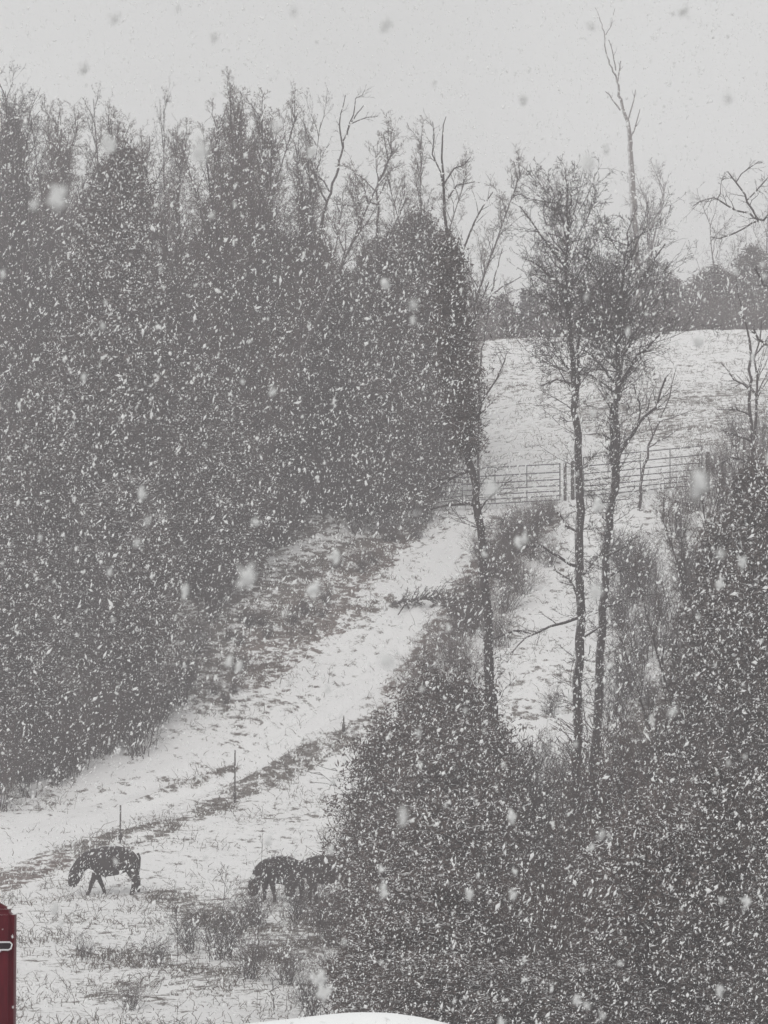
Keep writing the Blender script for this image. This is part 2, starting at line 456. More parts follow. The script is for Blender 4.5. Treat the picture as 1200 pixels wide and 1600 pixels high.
def evergreen(H, Rm, n_br, n_leaf, shape='cedar', size=.17, wid=.05):
    tk = MB(); pts, rad = grow((0, 0, -.3), (0, 0, 1), H * .97, H * .018 + .03, 10, .03, .1)
    tk.sweep(pts, rad, 7, .15)
    cen = []; tw = Twigs()
    for k in range(n_br):
        u = random.random() ** .85
        u = .06 + .93 * u
        if shape == 'cedar': w = Rm * (math.sin(min(1, u * 1.6 + .25) * math.pi / 2) * (1 - u) ** .62) * 1.15
        elif shape == 'bush': w = Rm * math.sqrt(max(0, 1 - (u * 1.02 - .35) ** 2 / .46))
        else: w = Rm * (1 - u) ** .8 * (.55 + .45 * math.sin(u * 40))
        w *= random.uniform(.6, 1.15)
        a = random.random() * 6.283
        kk = u * 10; i = min(int(kk), 9); p = pts[i].lerp(pts[i + 1], kk - i)
        el = random.uniform(.25, .8) if shape != 'pine' else random.uniform(-.15, .25)
        q, qr = grow(p, (math.cos(a), math.sin(a), el), max(.15, w), .018, 5, .12, .06)
        tw.line(q, [max(x, .006) for x in qr])
        for j in range(1, 6):
            for _ in range(2 + j): cen.append(q[j] + rv(.05 + .06 * (5 - j) * w * .3 + .05))
    fo = MB(); v, f = foliage(cen, n_leaf, size, wid); fo.add(v, f)
    nsn = int(n_leaf * (.12 if shape == 'cedar' else .065)); v, f = foliage(cen, nsn, size * .62, wid * .9); v[:, 2] += .03; fo.add(v, f); fo.snow = nsn
    tk.segs(tw.a, tw.b, tw.r0, tw.r1, 3)
    return tk, fo
def shrub(H, W, stems, per, depth=1, r=.012):
    tw = Twigs(); cr = MB(); tk = MB()
    for _ in range(stems):
        a = random.random() * 6.283; sp2 = random.uniform(.05, .8) * W / H
        q, qr = grow((random.gauss(0, W * .12), random.gauss(0, W * .12), -.1), (math.cos(a) * sp2, math.sin(a) * sp2, 1), H * random.uniform(.6, 1.1), r, 6, .10, .0)
        tk.sweep(q, qr, 4)
        sprout(tw, q, qr, per, .42, depth, .15, .05, .8, .004, .15)
    cr.segs(tw.a, tw.b, tw.r0, tw.r1, 3)
    return tk, cr

class Kind:
    """one built plant of a kind, copied for each individual"""
    def __init__(s, name, parts, mats, H, names=('trunk', 'crown')):
        s.name = name; s.H = H; s.names = names
        s.me = []
        for (p, mm, nm) in zip(parts, mats, names):
            me = p.mesh(nm, nm in ('trunk', 'stem')); me.materials.append(mm); s.me.append(me)
            if hasattr(p, 'snow'):
                me.materials.append(M['clean_snow']); mi = np.zeros(len(me.polygons), np.int32); mi[-p.snow:] = 1
                me.polygons.foreach_set('material_index', mi)
    def put(s, loc, h, rz=None, width=1.0, label=None, cat='tree', group=None, tilt=(0, 0)):
        k = h / s.H
        o = empty(s.name, loc, random.random() * 6.283 if rz is None else rz, (k * width, k * width, k))
        o.rotation_euler[0] = tilt[0]; o.rotation_euler[1] = tilt[1]
        for me, nm in zip(s.me, s.names): link(nm, me, parent=o)
        tag(o, label, cat, group)
        return o

bare = []
for i in range(5):
    tk, cr = bare_tree(13, .15, 20 + i * 2, .26 + .02 * (i % 3), start=.22, per=8, depth=2, rise=.9)
    bare.append(Kind('bare_tree', (tk, cr), (M['bark'], M['twig']), 13))
spiky = []
for i in range(2):      # close upright whips
    tk, cr = bare_tree(12, .12, 40, .22, start=.2, per=11, depth=2, rise=1.7)
    spiky.append(Kind('bare_tree', (tk, cr), (M['bark'], M['brown_twig']), 12))
cedars = [Kind('cedar_tree', evergreen(8, 2.1, 260, 26000, 'cedar'), (M['bark'], M['cedar']), 8) for _ in range(4)]
thick = [Kind('evergreen_bush', evergreen(5, 1.9, 230, 24000, 'bush', .14, .04), (M['bark'], M['thicket']), 5, ('stem', 'foliage')) for _ in range(3)]
pines = [Kind('pine_tree', evergreen(9, 2.2, 200, 13000, 'pine', .26, .09), (M['bark'], M['pine']), 9) for _ in range(2)]
shrubs = [Kind('bare_shrub', shrub(2, 1.2, 26, 9, 1), (M['bark'], M['twig']), 2, ('stem', 'twigs')) for _ in range(2)]
brush = [Kind('brown_shrub', shrub(2.2, 1.5, 34, 10, 1), (M['bark'], M['brown_twig']), 2.2, ('stem', 'twigs')) for _ in range(2)]

def hgt(py_top, loc):
    """height that carries the top of a plant standing at loc to photo row py_top"""
    return zat(py_top, loc.y) - loc.z

# --- the wooded slope on the left
TOP = [(-80, 400), (0, 420), (60, 430), (100, 340), (140, 270), (180, 215), (215, 265), (250, 330), (290, 370), (340, 330), (400, 320), (450, 335), (500, 345), (525, 400), (560, 400), (600, 350), (640, 318), (690, 345), (712, 420), (738, 560)]
tx_ = [a for a, _ in TOP]; ty_ = [b_ for _, b_ in TOP]
def topline(px): return float(np.interp(px, tx_, ty_))
def baseline(px):   # the trees stop short of the litter bank along the track
    return float(np.interp(px, bx_, by_) - np.interp(px, [230, 330, 420, 560, 640, 690], [0, 62, 62, 40, 16, 0]))
n = 0
G1 = 'trees of the wooded slope on the left'
rows = 6
zr = lambda f: 'at the lower edge' if f < .1 else 'in the middle' if f < .7 else 'near its top'
zc = lambda x: 'by the left edge' if x < 130 else 'under the pointed evergreen' if x < 300 else 'under the bare treetops' if x < 520 else 'towards the leaning trunk'
for row in range(rows):
    for px in np.arange(-70, 735, 56 - row * 1):
        x_ = px + random.uniform(-20, 20)
        if x_ > 690: continue
        b0 = baseline(x_) - 14
        tl = topline(x_)
        f_ = row / (rows - 1)
        by = b0 + (max(tl + 260, 560) - b0) * f_
        if by > b0 - 2 and row > 0: continue
        loc = ground_at(x_, by)
        tallest = min(11.5, 7.2 + row)
        ptop = max(tl + random.uniform(-4, 26) + (0 if row > 2 else 30), zat(0, 1) * 0 + by - tallest * F / loc.y)
        if row < 3: ptop = max(ptop, by - random.uniform(6, 9) * F / loc.y)
        h = hgt(ptop, loc)
        if h < 2: continue
        if random.random() < (.58 if x_ > 120 else .5):
            random.choice(cedars).put(loc, h, width=random.uniform(.85, 1.2) * min(1.5, max(.85, 8.5 / h)),
                label='dark evergreen %s of the left wood, %s' % (zr(f_), zc(x_)), group=G1)
        else:
            random.choice(bare + spiky).put(loc, h, label='leafless tree %s of the left wood, %s' % (zr(f_), zc(x_)), group=G1)
# low skirt of brush along the wood's lower edge
for px in np.arange(-30, 690, 17):
    x_ = px + random.uniform(-10, 10)
    loc = ground_at(x_, baseline(x_) - random.uniform(-34, 18))
    random.choice(brush + shrubs).put(loc, random.uniform(.8, 3.0), label='low leafless bush in the fringe of the left wood, ' + zc(x_), cat='bush', group='brush along the lower edge of the left wood')
# leafless crowns standing above the evergreens
def crown_top(px, py, D, kind, label, width=1.0, group='bare treetops above the left wood', rz=None):
    loc = on_ground(px, D)
    kind.put(loc, hgt(py, loc), width=width, label=label, group=group, rz=rz)
for px, py, D, k in ((12, 150, 150, 0), (48, 135, 152, 1), (88, 150, 148, 2), (28, 170, 146, 3), (70, 165, 155, 4)):
    crown_top(px, py, D, (bare + spiky)[k + 1], 'thin twiggy treetop at the far left above the wood', group='bare treetops at the far left')
crown_top(176, 130, 144, bare[0], 'bare treetop rising just behind the pointed evergreen peak', .7)
crown_top(262, 135, 148, bare[3], 'slender bare tree alone in the gap right of the pointed evergreen', .55)
for i, (px, py, D) in enumerate(((318, 118, 146), (345, 135, 142), (372, 150, 150), (402, 165, 144), (432, 160, 149), (300, 160, 152), (468, 190, 146))):
    crown_top(px, py, D, (spiky + bare)[i % 5], 'tall bare tree in the close row crowning the left wood', .75, group='close row of bare trees crowning the left wood')
crown_top(462, 135, 143, spiky[0], 'bare tree with one long straight leader above the row', .5)
for i in range(24):
    px = random.uniform(-30, 112); D = random.uniform(164, 186); loc = on_ground(px, D)
    tp = np.interp(px, [-30, 10, 50, 90, 118], [180, 165, 140, 165, 230]) + random.uniform(0, 60)
    spiky[i % 2].put(loc, hgt(tp, loc), label='thin twiggy treetop at the far left above the wood', group='bare treetops at the far left', width=1.1)
for i in range(26):
    px = random.uniform(285, 505); D = random.uniform(138, 160); loc = on_ground(px, D)
    tp = np.interp(px, [250, 300, 330, 400, 470, 520], [200, 150, 140, 165, 200, 270]) + random.uniform(0, 70)
    spiky[i % 2].put(loc, hgt(tp, loc), label='tall bare tree in the close row crowning the left wood', group='close row of bare trees crowning the left wood', width=1.1)
cedars[0].put(on_ground(180, 141), hgt(200, on_ground(180, 141)), width=.72, label='pointed dark evergreen that peaks above the left wood')
cedars[1].put(on_ground(215, 137), hgt(285, on_ground(215, 137)), width=1.0, label='dark evergreen on the right shoulder of the pointed one')
cedars[2].put(on_ground(640, 142.6), hgt(312, on_ground(640, 142.6)), width=.78, label='tall dark evergreen at the right end of the left wood')
cedars[3].put(on_ground(690, 144), hgt(340, on_ground(690, 144)), width=.75, label='dark evergreen edging the open sky by the leaning trunk')
cedars[1].put(on_ground(598, 140.5), hgt(360, on_ground(598, 140.5)), width=.8, label='dark evergreen left of the tallest one at the wood end')

# --- hand-traced trees (built where they stand, limb by limb)
def traced(name, D, trunk, limbs, label, material, base_r=None, twigs=(8, 2), group=None, cat='tree', dy=.35, twig_mat='twig', extra=None):
    """trunk / limbs given as (px, py, half width px) seen at distance D; limbs wander in depth"""
    b_ = on_ground(trunk[0][0], D)
    o = empty(name, b_)
    def P(px, py, off): return at(px, py, D + off) - b_
    tk = MB()
    pts = [P(px, py, 0) for px, py, _ in trunk]; rad = [w * .84 * D / F for _, _, w in trunk]
    # refine
    def refine(pts, rad, k, j):
        a, r = [], []
        for i in range(len(pts) - 1):
            for s_ in range(k):
                u = s_ / k; a.append(pts[i].lerp(pts[i + 1], u) + (rv(j) if (i or s_) else Vector())); r.append(rad[i] * (1 - u) + rad[i + 1] * u)
        return a + [pts[-1]], r + [rad[-1]]
    q, qr = refine(pts, rad, 3, .025)
    tk.sweep([q[0] - Vector((0, 0, .3))] + q, [qr[0] * 1.15] + qr, 9, .12)
    o_tr = link('trunk', tk.mesh('trunk', True), material, o)
    tw = Twigs()
    for lb in limbs:
        off = random.uniform(-1, 1) * dy
        pl = [P(px, py, off * i) for i, (px, py, _) in enumerate(lb)]; rl = [max(w * D / F, .007) for _, _, w in lb]
        pl, rl = refine(pl, rl, 2, .03)
        lm = MB(); lm.sweep(pl, rl, 6, .1)
        link('limb', lm.mesh('limb', True), material, o)
        sprout(tw, pl, rl, twigs[0], .38, twigs[1] - 1, .16, .04, .8)
    if extra: extra(tw, q, qr)
    if tw.a:
        cr = MB(); cr.segs(tw.a, tw.b, tw.r0, tw.r1, 3)
        link('crown', cr.mesh('crown'), M[twig_mat], o)
    tag(o, label, cat, group)
    return o
# leaning trunk at the wood's end
def side_twigs(tw, q, n, lo, hi):
    for _ in range(n):
        u = random.uniform(lo, hi); p = q[int(u * (len(q) - 1))]; a = random.random() * 6.283
        b2, br = grow(p, (math.cos(a), math.sin(a), random.uniform(-.1, .7)), random.uniform(.35, 1.3), .012, 4, .22, .02)
        tw.line(b2, [max(x, .006) for x in br]); sprout(tw, b2, br, 6, .45, 1, .22, .03, .9, .005)
def tuft_extra(tw, q, qr):
    side_twigs(tw, q, 80, .1, .6)
yb = proj(*on_ground(776, 98))[1]
traced('bare_tree', 98, [(778, yb, 11), (774, 1240, 10), (770, 1100, 9.5), (764, 1000, 9), (755, 880, 8), (748, 800, 7.5), (738, 740, 7), (727, 690, 6.5), (716, 600, 5.5), (706, 500, 4.6), (700, 400, 3.4), (694, 300, 2.4), (690, 220, 1.4), (697, 182, .7)],
    [[(735, 735, 3), (705, 748, 2.4), (676, 765, 1.6)], [(740, 790, 2.4), (722, 787, 2), (672, 796, 1.5)], [(727, 700, 2.5), (760, 620, 1.6), (790, 560, 1)],
     [(702, 440, 2), (740, 350, 1.4), (770, 300, .9)], [(692, 290, 1.5), (712, 262, 1.2), (735, 246, .7)], [(694, 300, 1.3), (680, 240, 1), (676, 190, .6)], [(694, 320, 1.2), (712, 294, 1), (742, 284, .6)],
     [(748, 800, 2), (770, 770, 1.3), (800, 750, .8)], [(758, 930, 2), (725, 945, 1.4), (690, 950, .9)], [(764, 1000, 2), (800, 985, 1.3), (830, 990, .8)], [(712, 560, 2), (745, 500, 1.3), (764, 440, .9)]],
    'leaning bare tree whose trunk crosses the left gate', M['bark'], twigs=(9, 2), extra=tuft_extra)
yb = proj(*on_ground(898, 102))[1]
vine_o = bpy.context.scene.objects[[o.name for o in S.objects if o.get('label', '').startswith('leaning bare tree')][0]]
cen = []
for py in np.arange(380, 700, 9):
    px = np.interp(py, [300, 400, 500, 600, 690, 740], [694, 700, 706, 716, 727, 738])
    for _ in range(12):
        w_ = np.interp(py, [380, 450, 600, 700], [8, 26, 24, 10])
        cen.append(at(px + random.gauss(0, w_ * .6), py + random.uniform(-6, 6), 98 + random.gauss(0, .3)) - vine_o.location)
vm = MB(); vm.add(*foliage(cen, 12000, .14, .045)); link('vine', vm.mesh('vine'), M['cedar'], vine_o)
def crownB(tw, q, qr):
    side_twigs(tw, q, 90, .12, .66)
    for _ in range(64):
        u = random.triangular(.55, .95, .70); k = u * (len(q) - 1); i = int(k); p = q[i]
        a = random.random() * 6.283
        b2, br = grow(p, (math.cos(a) * 1.1, math.sin(a) * 1.1, random.uniform(.2, 1.4)), random.uniform(.8, 2.3), .018, 5, .14, .05)
        tw.line(b2, br); sprout(tw, b2, br, 9, .5, 2, .2, .05, .9, .0055)
traced('bare_tree', 102, [(898, yb, 9.5), (899, 1240, 9), (903, 1100, 8.5), (906, 1000, 8.5), (907, 900, 8), (905, 800, 8), (903, 700, 7), (899, 640, 6.2), (893, 560, 5), (886, 480, 4), (886, 400, 3), (888, 340, 2), (886, 290, 1.2), (882, 262, .6)],
    [[(899, 640, 3), (905, 590, 2.6), (902, 545, 2), (910, 480, 1.4)], [(895, 600, 2), (872, 590, 1.6), (845, 603, 1)], [(903, 885, 2.8), (872, 872, 2.2), (850, 855, 1.6), (815, 855, 1)], [(902, 930, 2.2), (888, 905, 1.6), (865, 890, 1)],
     [(904, 965, 2.4), (860, 978, 1.8), (822, 995, 1.2), (800, 1020, .8)], [(903, 830, 2.2), (885, 820, 1.6), (870, 800, 1)], [(886, 420, 2), (845, 370, 1.5), (812, 322, .9)], [(888, 360, 1.4), (872, 330, 1), (850, 318, .6)], [(888, 340, 1.4), (893, 300, 1.1), (912, 290, .6)],
     [(906, 1000, 2), (940, 980, 1.4), (975, 960, .9)], [(906, 905, 2), (925, 880, 1.4), (945, 850, .9)], [(886, 450, 2), (850, 420, 1.4), (822, 405, .8)]],
    'left of the two tall straight trunks in the middle of the hillside', M['bark'], twigs=(9, 2), extra=crownB)
yb = proj(*on_ground(926, 104))[1]
def crownC(tw, q, qr):
    side_twigs(tw, q, 110, .12, .72)
    for _ in range(82):
        u = random.triangular(.62, .99, .78); k = u * (len(q) - 1); i = int(k); p = q[i]
        a = random.random() * 6.283
        b2, br = grow(p, (math.cos(a) * 1.2, math.sin(a) * 1.2, random.uniform(.3, 1.3)), random.uniform(.8, 2.6), .02, 5, .14, .05)
        tw.line(b2, br); sprout(tw, b2, br, 9, .5, 2, .2, .05, .9, .0055)
traced('bare_tree', 104, [(926, yb, 9.5), (928, 1200, 9), (936, 1060, 8), (941, 950, 7.5), (947, 860, 7.5), (954, 800, 7.5), (962, 750, 8), (965, 700, 6), (963, 650, 6), (966, 600, 5), (965, 540, 4), (970, 470, 3), (975, 400, 2), (985, 350, 1)],
    [[(962, 745, 4), (955, 690, 3.5), (957, 630, 2.6)], [(964, 725, 4), (980, 690, 3.2), (1000, 660, 2.6), (1025, 635, 2), (1040, 590, 1.4)], [(964, 610, 3), (985, 570, 2.6), (1010, 545, 2.2), (1037, 518, 1.6)], [(963, 600, 2.6), (945, 575, 2), (925, 555, 1.6), (905, 545, 1)],
     [(998, 660, 1.6), (998, 630, 1.2), (990, 600, .8)], [(946, 870, 2.2), (965, 862, 1.8), (985, 848, 1.2), (1000, 838, .8)], [(944, 905, 2), (970, 890, 1.5), (1000, 886, 1)], [(970, 560, 2.2), (990, 520, 1.6), (1010, 480, 1)], [(972, 480, 2.4), (1010, 430, 1.6), (1040, 380, 1)], [(972, 500, 2), (930, 440, 1.5), (912, 390, 1)],
     [(941, 950, 2), (975, 935, 1.4), (1020, 928, .8)]],
    'right of the two tall trunks, forked low, crossing the right gate', M['bark'], twigs=(10, 2), extra=crownC)
# the far, pale snag
D = 196
yb = proj(*on_ground(996, D))[1]
traced('dead_tree', D, [(996, yb, 9), (994, 420, 8), (991, 340, 7), (988, 290, 6), (985, 240, 5), (984, 215, 4.4), (980, 190, 3.4), (974, 170, 3), (968, 150, 2.6), (965, 127, 2), (961, 118, 1.6), (953, 100, 1.4), (946, 82, 1.2), (943, 50, 1), (938, 33, .7), (930, 12, .5)],
    [[(965, 127, 1.4), (968, 108, 1.2), (970, 95, .8)], [(962, 110, 1), (961, 94, .9), (955, 70, .7), (951, 62, .6)], [(969, 172, 1.3), (957, 156, 1), (946, 143, .7)], [(979, 198, 1.7), (985, 175, 1.2), (993, 140, .7)], [(986, 213, 1.5), (995, 192, 1.1), (1000, 170, .6)], [(946, 55, .8), (955, 42, .6), (961, 12, .4)]],
    'tall pale dead tree standing bare against the sky', M['pale_bark'], twigs=(2, 1), dy=.2)
# the right edge: spreading limbs of a tree standing just outside, and two thin stems
D = 100
yb = proj(*on_ground(1222, D))[1]
traced('bare_tree', D, [(1222, yb, 10), (1220, 900, 9), (1218, 650, 7), (1214, 500, 5), (1210, 400, 4), (1212, 300, 2.5), (1222, 220, 1)],
    [[(1212, 360, 2.2), (1198, 336, 2), (1185, 345, 1.8), (1172, 332, 1.7), (1150, 326, 1.5), (1120, 312, 1.2), (1103, 311, 1), (1083, 322, .7)],
     [(1185, 345, 1.8), (1170, 315, 1.5), (1155, 292, 1.3), (1137, 268, 1)], [(1185, 346, 1.5), (1165, 356, 1.3), (1140, 369, 1), (1110, 370, .6)], [(1168, 312, 1.2), (1190, 285, 1), (1205, 270, .7)], [(1150, 285, 1), (1172, 262, .8), (1186, 252, .6)],
     [(1214, 470, 2.4), (1195, 450, 2), (1180, 420, 1.3)], [(1120, 312, .9), (1126, 290, .7), (1130, 276, .5)], [(1216, 560, 2.6), (1195, 540, 2), (1178, 515, 1.4)]],
    'bare tree at the right edge reaching crooked limbs over the sky', M['bark'], twigs=(7, 2))
D = 112
yb = proj(*on_ground(1180, D))[1]
traced('bare_tree', D, [(1180, yb, 4), (1178, 900, 3.8), (1177, 760, 3.6), (1176, 690, 3.4), (1172, 610, 3), (1174, 560, 2.6), (1170, 520, 2), (1158, 480, 1.2), (1150, 430, .6)],
    [[(1178, 690, 2.6), (1184, 620, 2), (1182, 560, 1.5), (1190, 500, .8)], [(1174, 690, 2), (1150, 680, 1.5), (1130, 672, .9)], [(1173, 610, 1.7), (1150, 590, 1.2), (1130, 570, .7)], [(1176, 720, 2), (1140, 715, 1.5), (1115, 730, 1)], [(1172, 560, 1.5), (1195, 540, 1), (1205, 510, .6)], [(1174, 650, 1.5), (1150, 640, 1), (1120, 640, .7)]],
    'slim double stemmed bare tree right of the gates', M['bark'], twigs=(12, 2))
# branchy treetops on the left wood
D = 140
def simple_top(D, trunk, limbs, label, tw=(6, 2)):
    yb = proj(*on_ground(trunk[0][0], D))[1]
    traced('bare_tree', D, [(trunk[0][0], yb, trunk[0][2] * 1.6)] + trunk, limbs, label, M['bark'], twigs=tw, dy=.3)
simple_top(147, [(500, 360, 3.4), (510, 315, 2.6), (525, 275, 2.4), (533, 240, 2), (540, 210, 1.7), (552, 185, 1.3), (568, 165, .8)],
    [[(536, 232, 1.4), (530, 205, 1.2), (532, 180, .9), (540, 148, .5)], [(542, 208, 1.2), (552, 180, 1), (556, 155, .7), (570, 140, .4)], [(510, 315, 1.5), (490, 280, 1.2), (500, 250, .8), (515, 225, .5)], [(515, 300, 1.3), (492, 268, 1), (478, 240, .6)], [(545, 195, 1), (575, 185, .7), (590, 182, .4)]],
    'bare tree with a bending leader outlined against the sky')
simple_top(143, [(590, 360, 2.6), (591, 345, 2.2), (590, 318, 2), (588, 300, 1.5), (592, 280, .8)],
    [[(590, 320, 1.4), (572, 314, 1.2), (548, 322, .9), (520, 318, .5)], [(588, 300, 1), (570, 280, .8), (555, 272, .5)], [(590, 310, 1), (603, 285, .8), (610, 262, .5)]],
    'small bare treetop in the notch of the left wood')
simple_top(147, [(748, 600, 1.7), (754, 545, 1.7), (758, 520, 1.6), (762, 480, 1.5), (772, 445, 1.3), (778, 415, 1), (786, 385, .6)],
    [[(768, 460, 1.2), (785, 448, 1), (815, 432, .5)], [(758, 500, 1.2), (742, 450, 1), (730, 410, .7), (738, 388, .4)], [(760, 490, 1.2), (778, 470, .9), (800, 455, .5)]],
    'thin crooked bare tree just right of the left wood', (8, 2))
simple_top(141.3, [(1000, 800, 3.2), (1003, 740, 2.8), (1012, 700, 2.4), (1028, 660, 1.8), (1045, 620, 1.2), (1058, 570, .6)],
    [[(1012, 700, 1.2), (1030, 690, 1), (1060, 670, .5)], [(1028, 660, 1), (1050, 655, .8), (1085, 640, .5)], [(1020, 680, 1.1), (1010, 640, .8), (1012, 600, .4)]],
    'thin slanting sapling in front of the right gate', (11, 2))
# --- tree line behind the open field
G2 = 'trees of the hazy line behind the field'
for i, px in enumerate(np.arange(690, 1260, 12)):
    x_ = px + random.uniform(-8, 8)
    D = random.uniform(206, 250)
    loc = on_ground(x_, D)
    tp = np.interp(x_, [690, 740, 800, 850, 1000, 1050, 1075, 1100, 1130, 1200, 1260], [430, 440, 455, 430, 420, 410, 422, 400, 385, 370, 365]) + random.uniform(-8, 40)
    if i % 3 == 0: (bare + spiky)[i % 6].put(loc, hgt(tp - 12, loc), label='hazy bare tree in the far line behind the field', group=G2)
    else: (pines + cedars)[i % 5].put(loc, hgt(tp, loc), width=random.uniform(1.0, 1.4), label='hazy evergreen in the far line behind the field', group=G2)
for i, px in enumerate(np.arange(700, 1250, 26)):
    D = random.uniform(203, 210); loc = on_ground(px + random.uniform(-8, 8), D)
    (brush + spiky)[i % 4].put(loc, random.uniform(3, 4.4), width=1.3, label='low hazy bush at the far edge of the field', cat='bush', group='bushes at the far edge of the field')
for px, tp in ((610, 215), (632, 235), (655, 205), (672, 225), (706, 250), (590, 265), (560, 300)):
    loc = on_ground(px, 152 + random.uniform(-3, 5)); spiky[px % 2].put(loc, hgt(tp, loc), label='wispy bare tree behind the tall evergreen at the right end of the left wood', width=.9, group='wispy bare trees behind the end of the left wood')
for px, py, D, k in ((930, 255, 300, 0), (965, 262, 310, 1), (900, 300, 305, 2), (1010, 300, 300, 3), (1150, 330, 280, 2), (1195, 300, 285, 4)):
    loc = on_ground(px, D); bare[k].put(loc, hgt(py, loc), label='faint bare tree fading far behind the tall trunks' if px < 1050 else 'faint bare tree fading behind the right edge limbs', group='faint farthest trees')
loc = on_ground(1050, 178)
# --- scrub near the gates and on the banks
G3 = 'brown scrub on the bank below the gates'
for (px, py, h, k) in ((772, 905, 1.9, 0), (800, 870, 1.9, 1), (832, 850, 1.7, 0), (858, 820, 1.2, 1), (790, 960, 2.0, 1), (815, 930, 1.7, 0), (745, 990, 1.8, 1), (700, 1040, 1.9, 0), (672, 1075, 1.8, 1), (725, 1070, 2.2, 0), (780, 1010, 1.6, 1), (650, 1110, 1.6, 0)):
    loc = ground_at(px, py); brush[k].put(loc, h * .85, width=1.1, label='brown leafless scrub on the bank between track and trunks', cat='bush', group=G3)
for (px, py, h) in ((1085, 800, 2.0), (1130, 790, 2.2), (1170, 780, 2.6), (1060, 840, 1.9), (1150, 700, 1.6), (1190, 720, 2.0), (1120, 745, 1.2)):
    loc = ground_at(px, py); random.choice(shrubs + brush).put(loc, h, label='leafless bush crowding the fence right of the gates', cat='bush', group='bushes right of the gates')
for (px, py, h) in ((800, 1230, 1.6), (835, 1240, 1.8), (870, 1235, 1.5), (860, 1120, .9), (960, 1130, 1.8), (985, 1090, 2.2), (1000, 1030, 2.4), (1040, 980, 2.4), (1070, 930, 2.0)):
    loc = ground_at(px, py); random.choice(shrubs).put(loc, h, label='wispy grey shrub in the clearing around the tall trunks', cat='bush', group='wispy shrubs around the tall trunks')
for i in range(22):
    u = random.random(); px = 335 + 330 * u + random.gauss(0, 16); py = np.interp(px, [300, 420, 520, 600, 660, 720], [1075, 970, 905, 860, 830, 800]) + random.uniform(-40, 75) * (1 - .6 * u)
    random.choice(brush + shrubs).put(ground_at(px, py), random.uniform(.3, .7), width=1.4, label='low brown scrub on the bank between the left wood and the track', cat='bush', group='low scrub on the bank left of the track')
for i in range(16):
    px = random.uniform(700, 880); py = np.interp(px, [700, 760, 880], [1010, 900, 800]) + random.uniform(-30, 70)
    random.choice(brush).put(ground_at(px, py), random.uniform(.6, 1.4), width=1.3, label='brown leafless scrub on the bank between track and trunks', cat='bush', group=G3)
for i in range(14):
    px = random.uniform(960, 1110); py = random.uniform(800, 1120)
    random.choice(shrubs).put(ground_at(px, py), random.uniform(.7, 1.8), width=1.2, label='wispy grey shrub on the snow below the right gate', cat='bush', group='wispy shrubs below the right gate')
# --- dark thicket in the lower right
G4 = 'dark evergreens of the thicket in the lower right'
LR = [(505, 1290), (530, 1205), (580, 1165), (640, 1130), (690, 1100), (740, 1160), (765, 1250), (800, 1292), (900, 1305), (955, 1285), (985, 1170), (1050, 1070), (1085, 980), (1110, 860), (1130, 790), (1150, 755), (1210, 740), (1300, 740)]
lx = [a for a, _ in LR]; ly = [b_ for _, b_ in LR]
for row, (D0, dtop) in enumerate(((96, 0), (90, 25), (84, 120), (77, 200), (70, 290), (64, 360))):
    for px in np.arange(535 - row * 3, 1290, 66 - row * 2):
        x_ = px + random.uniform(-14, 14)
        D = D0 + random.uniform(-2, 2)
        loc = on_ground(x_, D)
        tp = float(np.interp(x_, lx, ly)) + dtop * random.uniform(.7, 1.15) + random.uniform(0, 22)
        tp = min(tp, 1500)
        h = hgt(tp, loc)
        hw = (1.25 if h <= 5.5 else 1.7) * max(1.4, .36 * h) * F / D * .72
        edge = 562 if tp < 1400 else 525
        if x_ - hw < edge:
            x_ = edge + hw * random.uniform(.92, 1.1); loc = on_ground(x_, D)
        if (row >= 1 and tp < 1120) or (960 < x_ < 1060 and tp < 1180):
            continue
        if h > 5.5 and random.random() < .4: random.choice(bare + spiky).put(loc, h, label='leafless tree among the evergreens up the right edge', group='leafless trees up the right edge')
        elif h > 5.5: random.choice(cedars).put(loc, h, width=random.uniform(.7, .95) * min(1, 7 / h), label='dark evergreen rising up the right edge, ' + ('by the gates' if tp < 900 else 'well below the gates'), group=G4)
        else: random.choice(thick).put(loc, h, width=random.uniform(1.0, 1.25) * min(1.3, max(1, 4.2 / h)), label='dark bushy evergreen of the lower right thicket, %s' % ('at its left end by the cattle' if x_ < 700 else 'below the tall trunks' if x_ < 960 else 'towards the right edge'), cat='bush', group=G4)
for i in range(34):
    px = random.uniform(545, 1220); D = random.uniform(66, 93); loc = on_ground(px, D)
    tp = float(np.interp(px, lx, ly)) + random.uniform(-14, 240); h = hgt(min(tp, 1520), loc)
    if h > 6 or px < 600 + 42 * h: continue
    random.choice(brush).put(loc, h, label='brown leafless brush in the lower right thicket, ' + ('by the cattle' if px < 780 else 'below the tall trunks' if px < 980 else 'towards the right edge'), cat='bush', group='leafless brush in the lower right thicket')
for i in range(64):
    px = random.uniform(620, 1215); D = random.uniform(93, 101); loc = on_ground(px, D)
    tp = float(np.interp(px, lx, ly)) + random.uniform(-45, 60); h = hgt(tp, loc)
    if px < 760: h = min(h, 2.6 + (px - 620) * .02)
    k_ = (shrubs + brush)[i % 4] if h < 6 else random.choice(bare + spiky)
    k_.put(loc, h, width=.8 if h > 6 else 1.1, label='leafless scrub sticking out along the top of the lower right thicket', cat='bush', group='leafless scrub along the top of the thicket')
for px, tp, D, w in ((665, 1085, 97, .9), (700, 1045, 98, .8), (735, 1120, 96, .9), (690, 1120, 94, 1.0), (625, 1130, 95, .9)):
    loc = on_ground(px, D); random.choice(thick).put(loc, hgt(tp, loc), width=w, label='dark bushy evergreen at the foot of the leaning trunk', cat='bush', group='bushy evergreens at the foot of the leaning trunk')
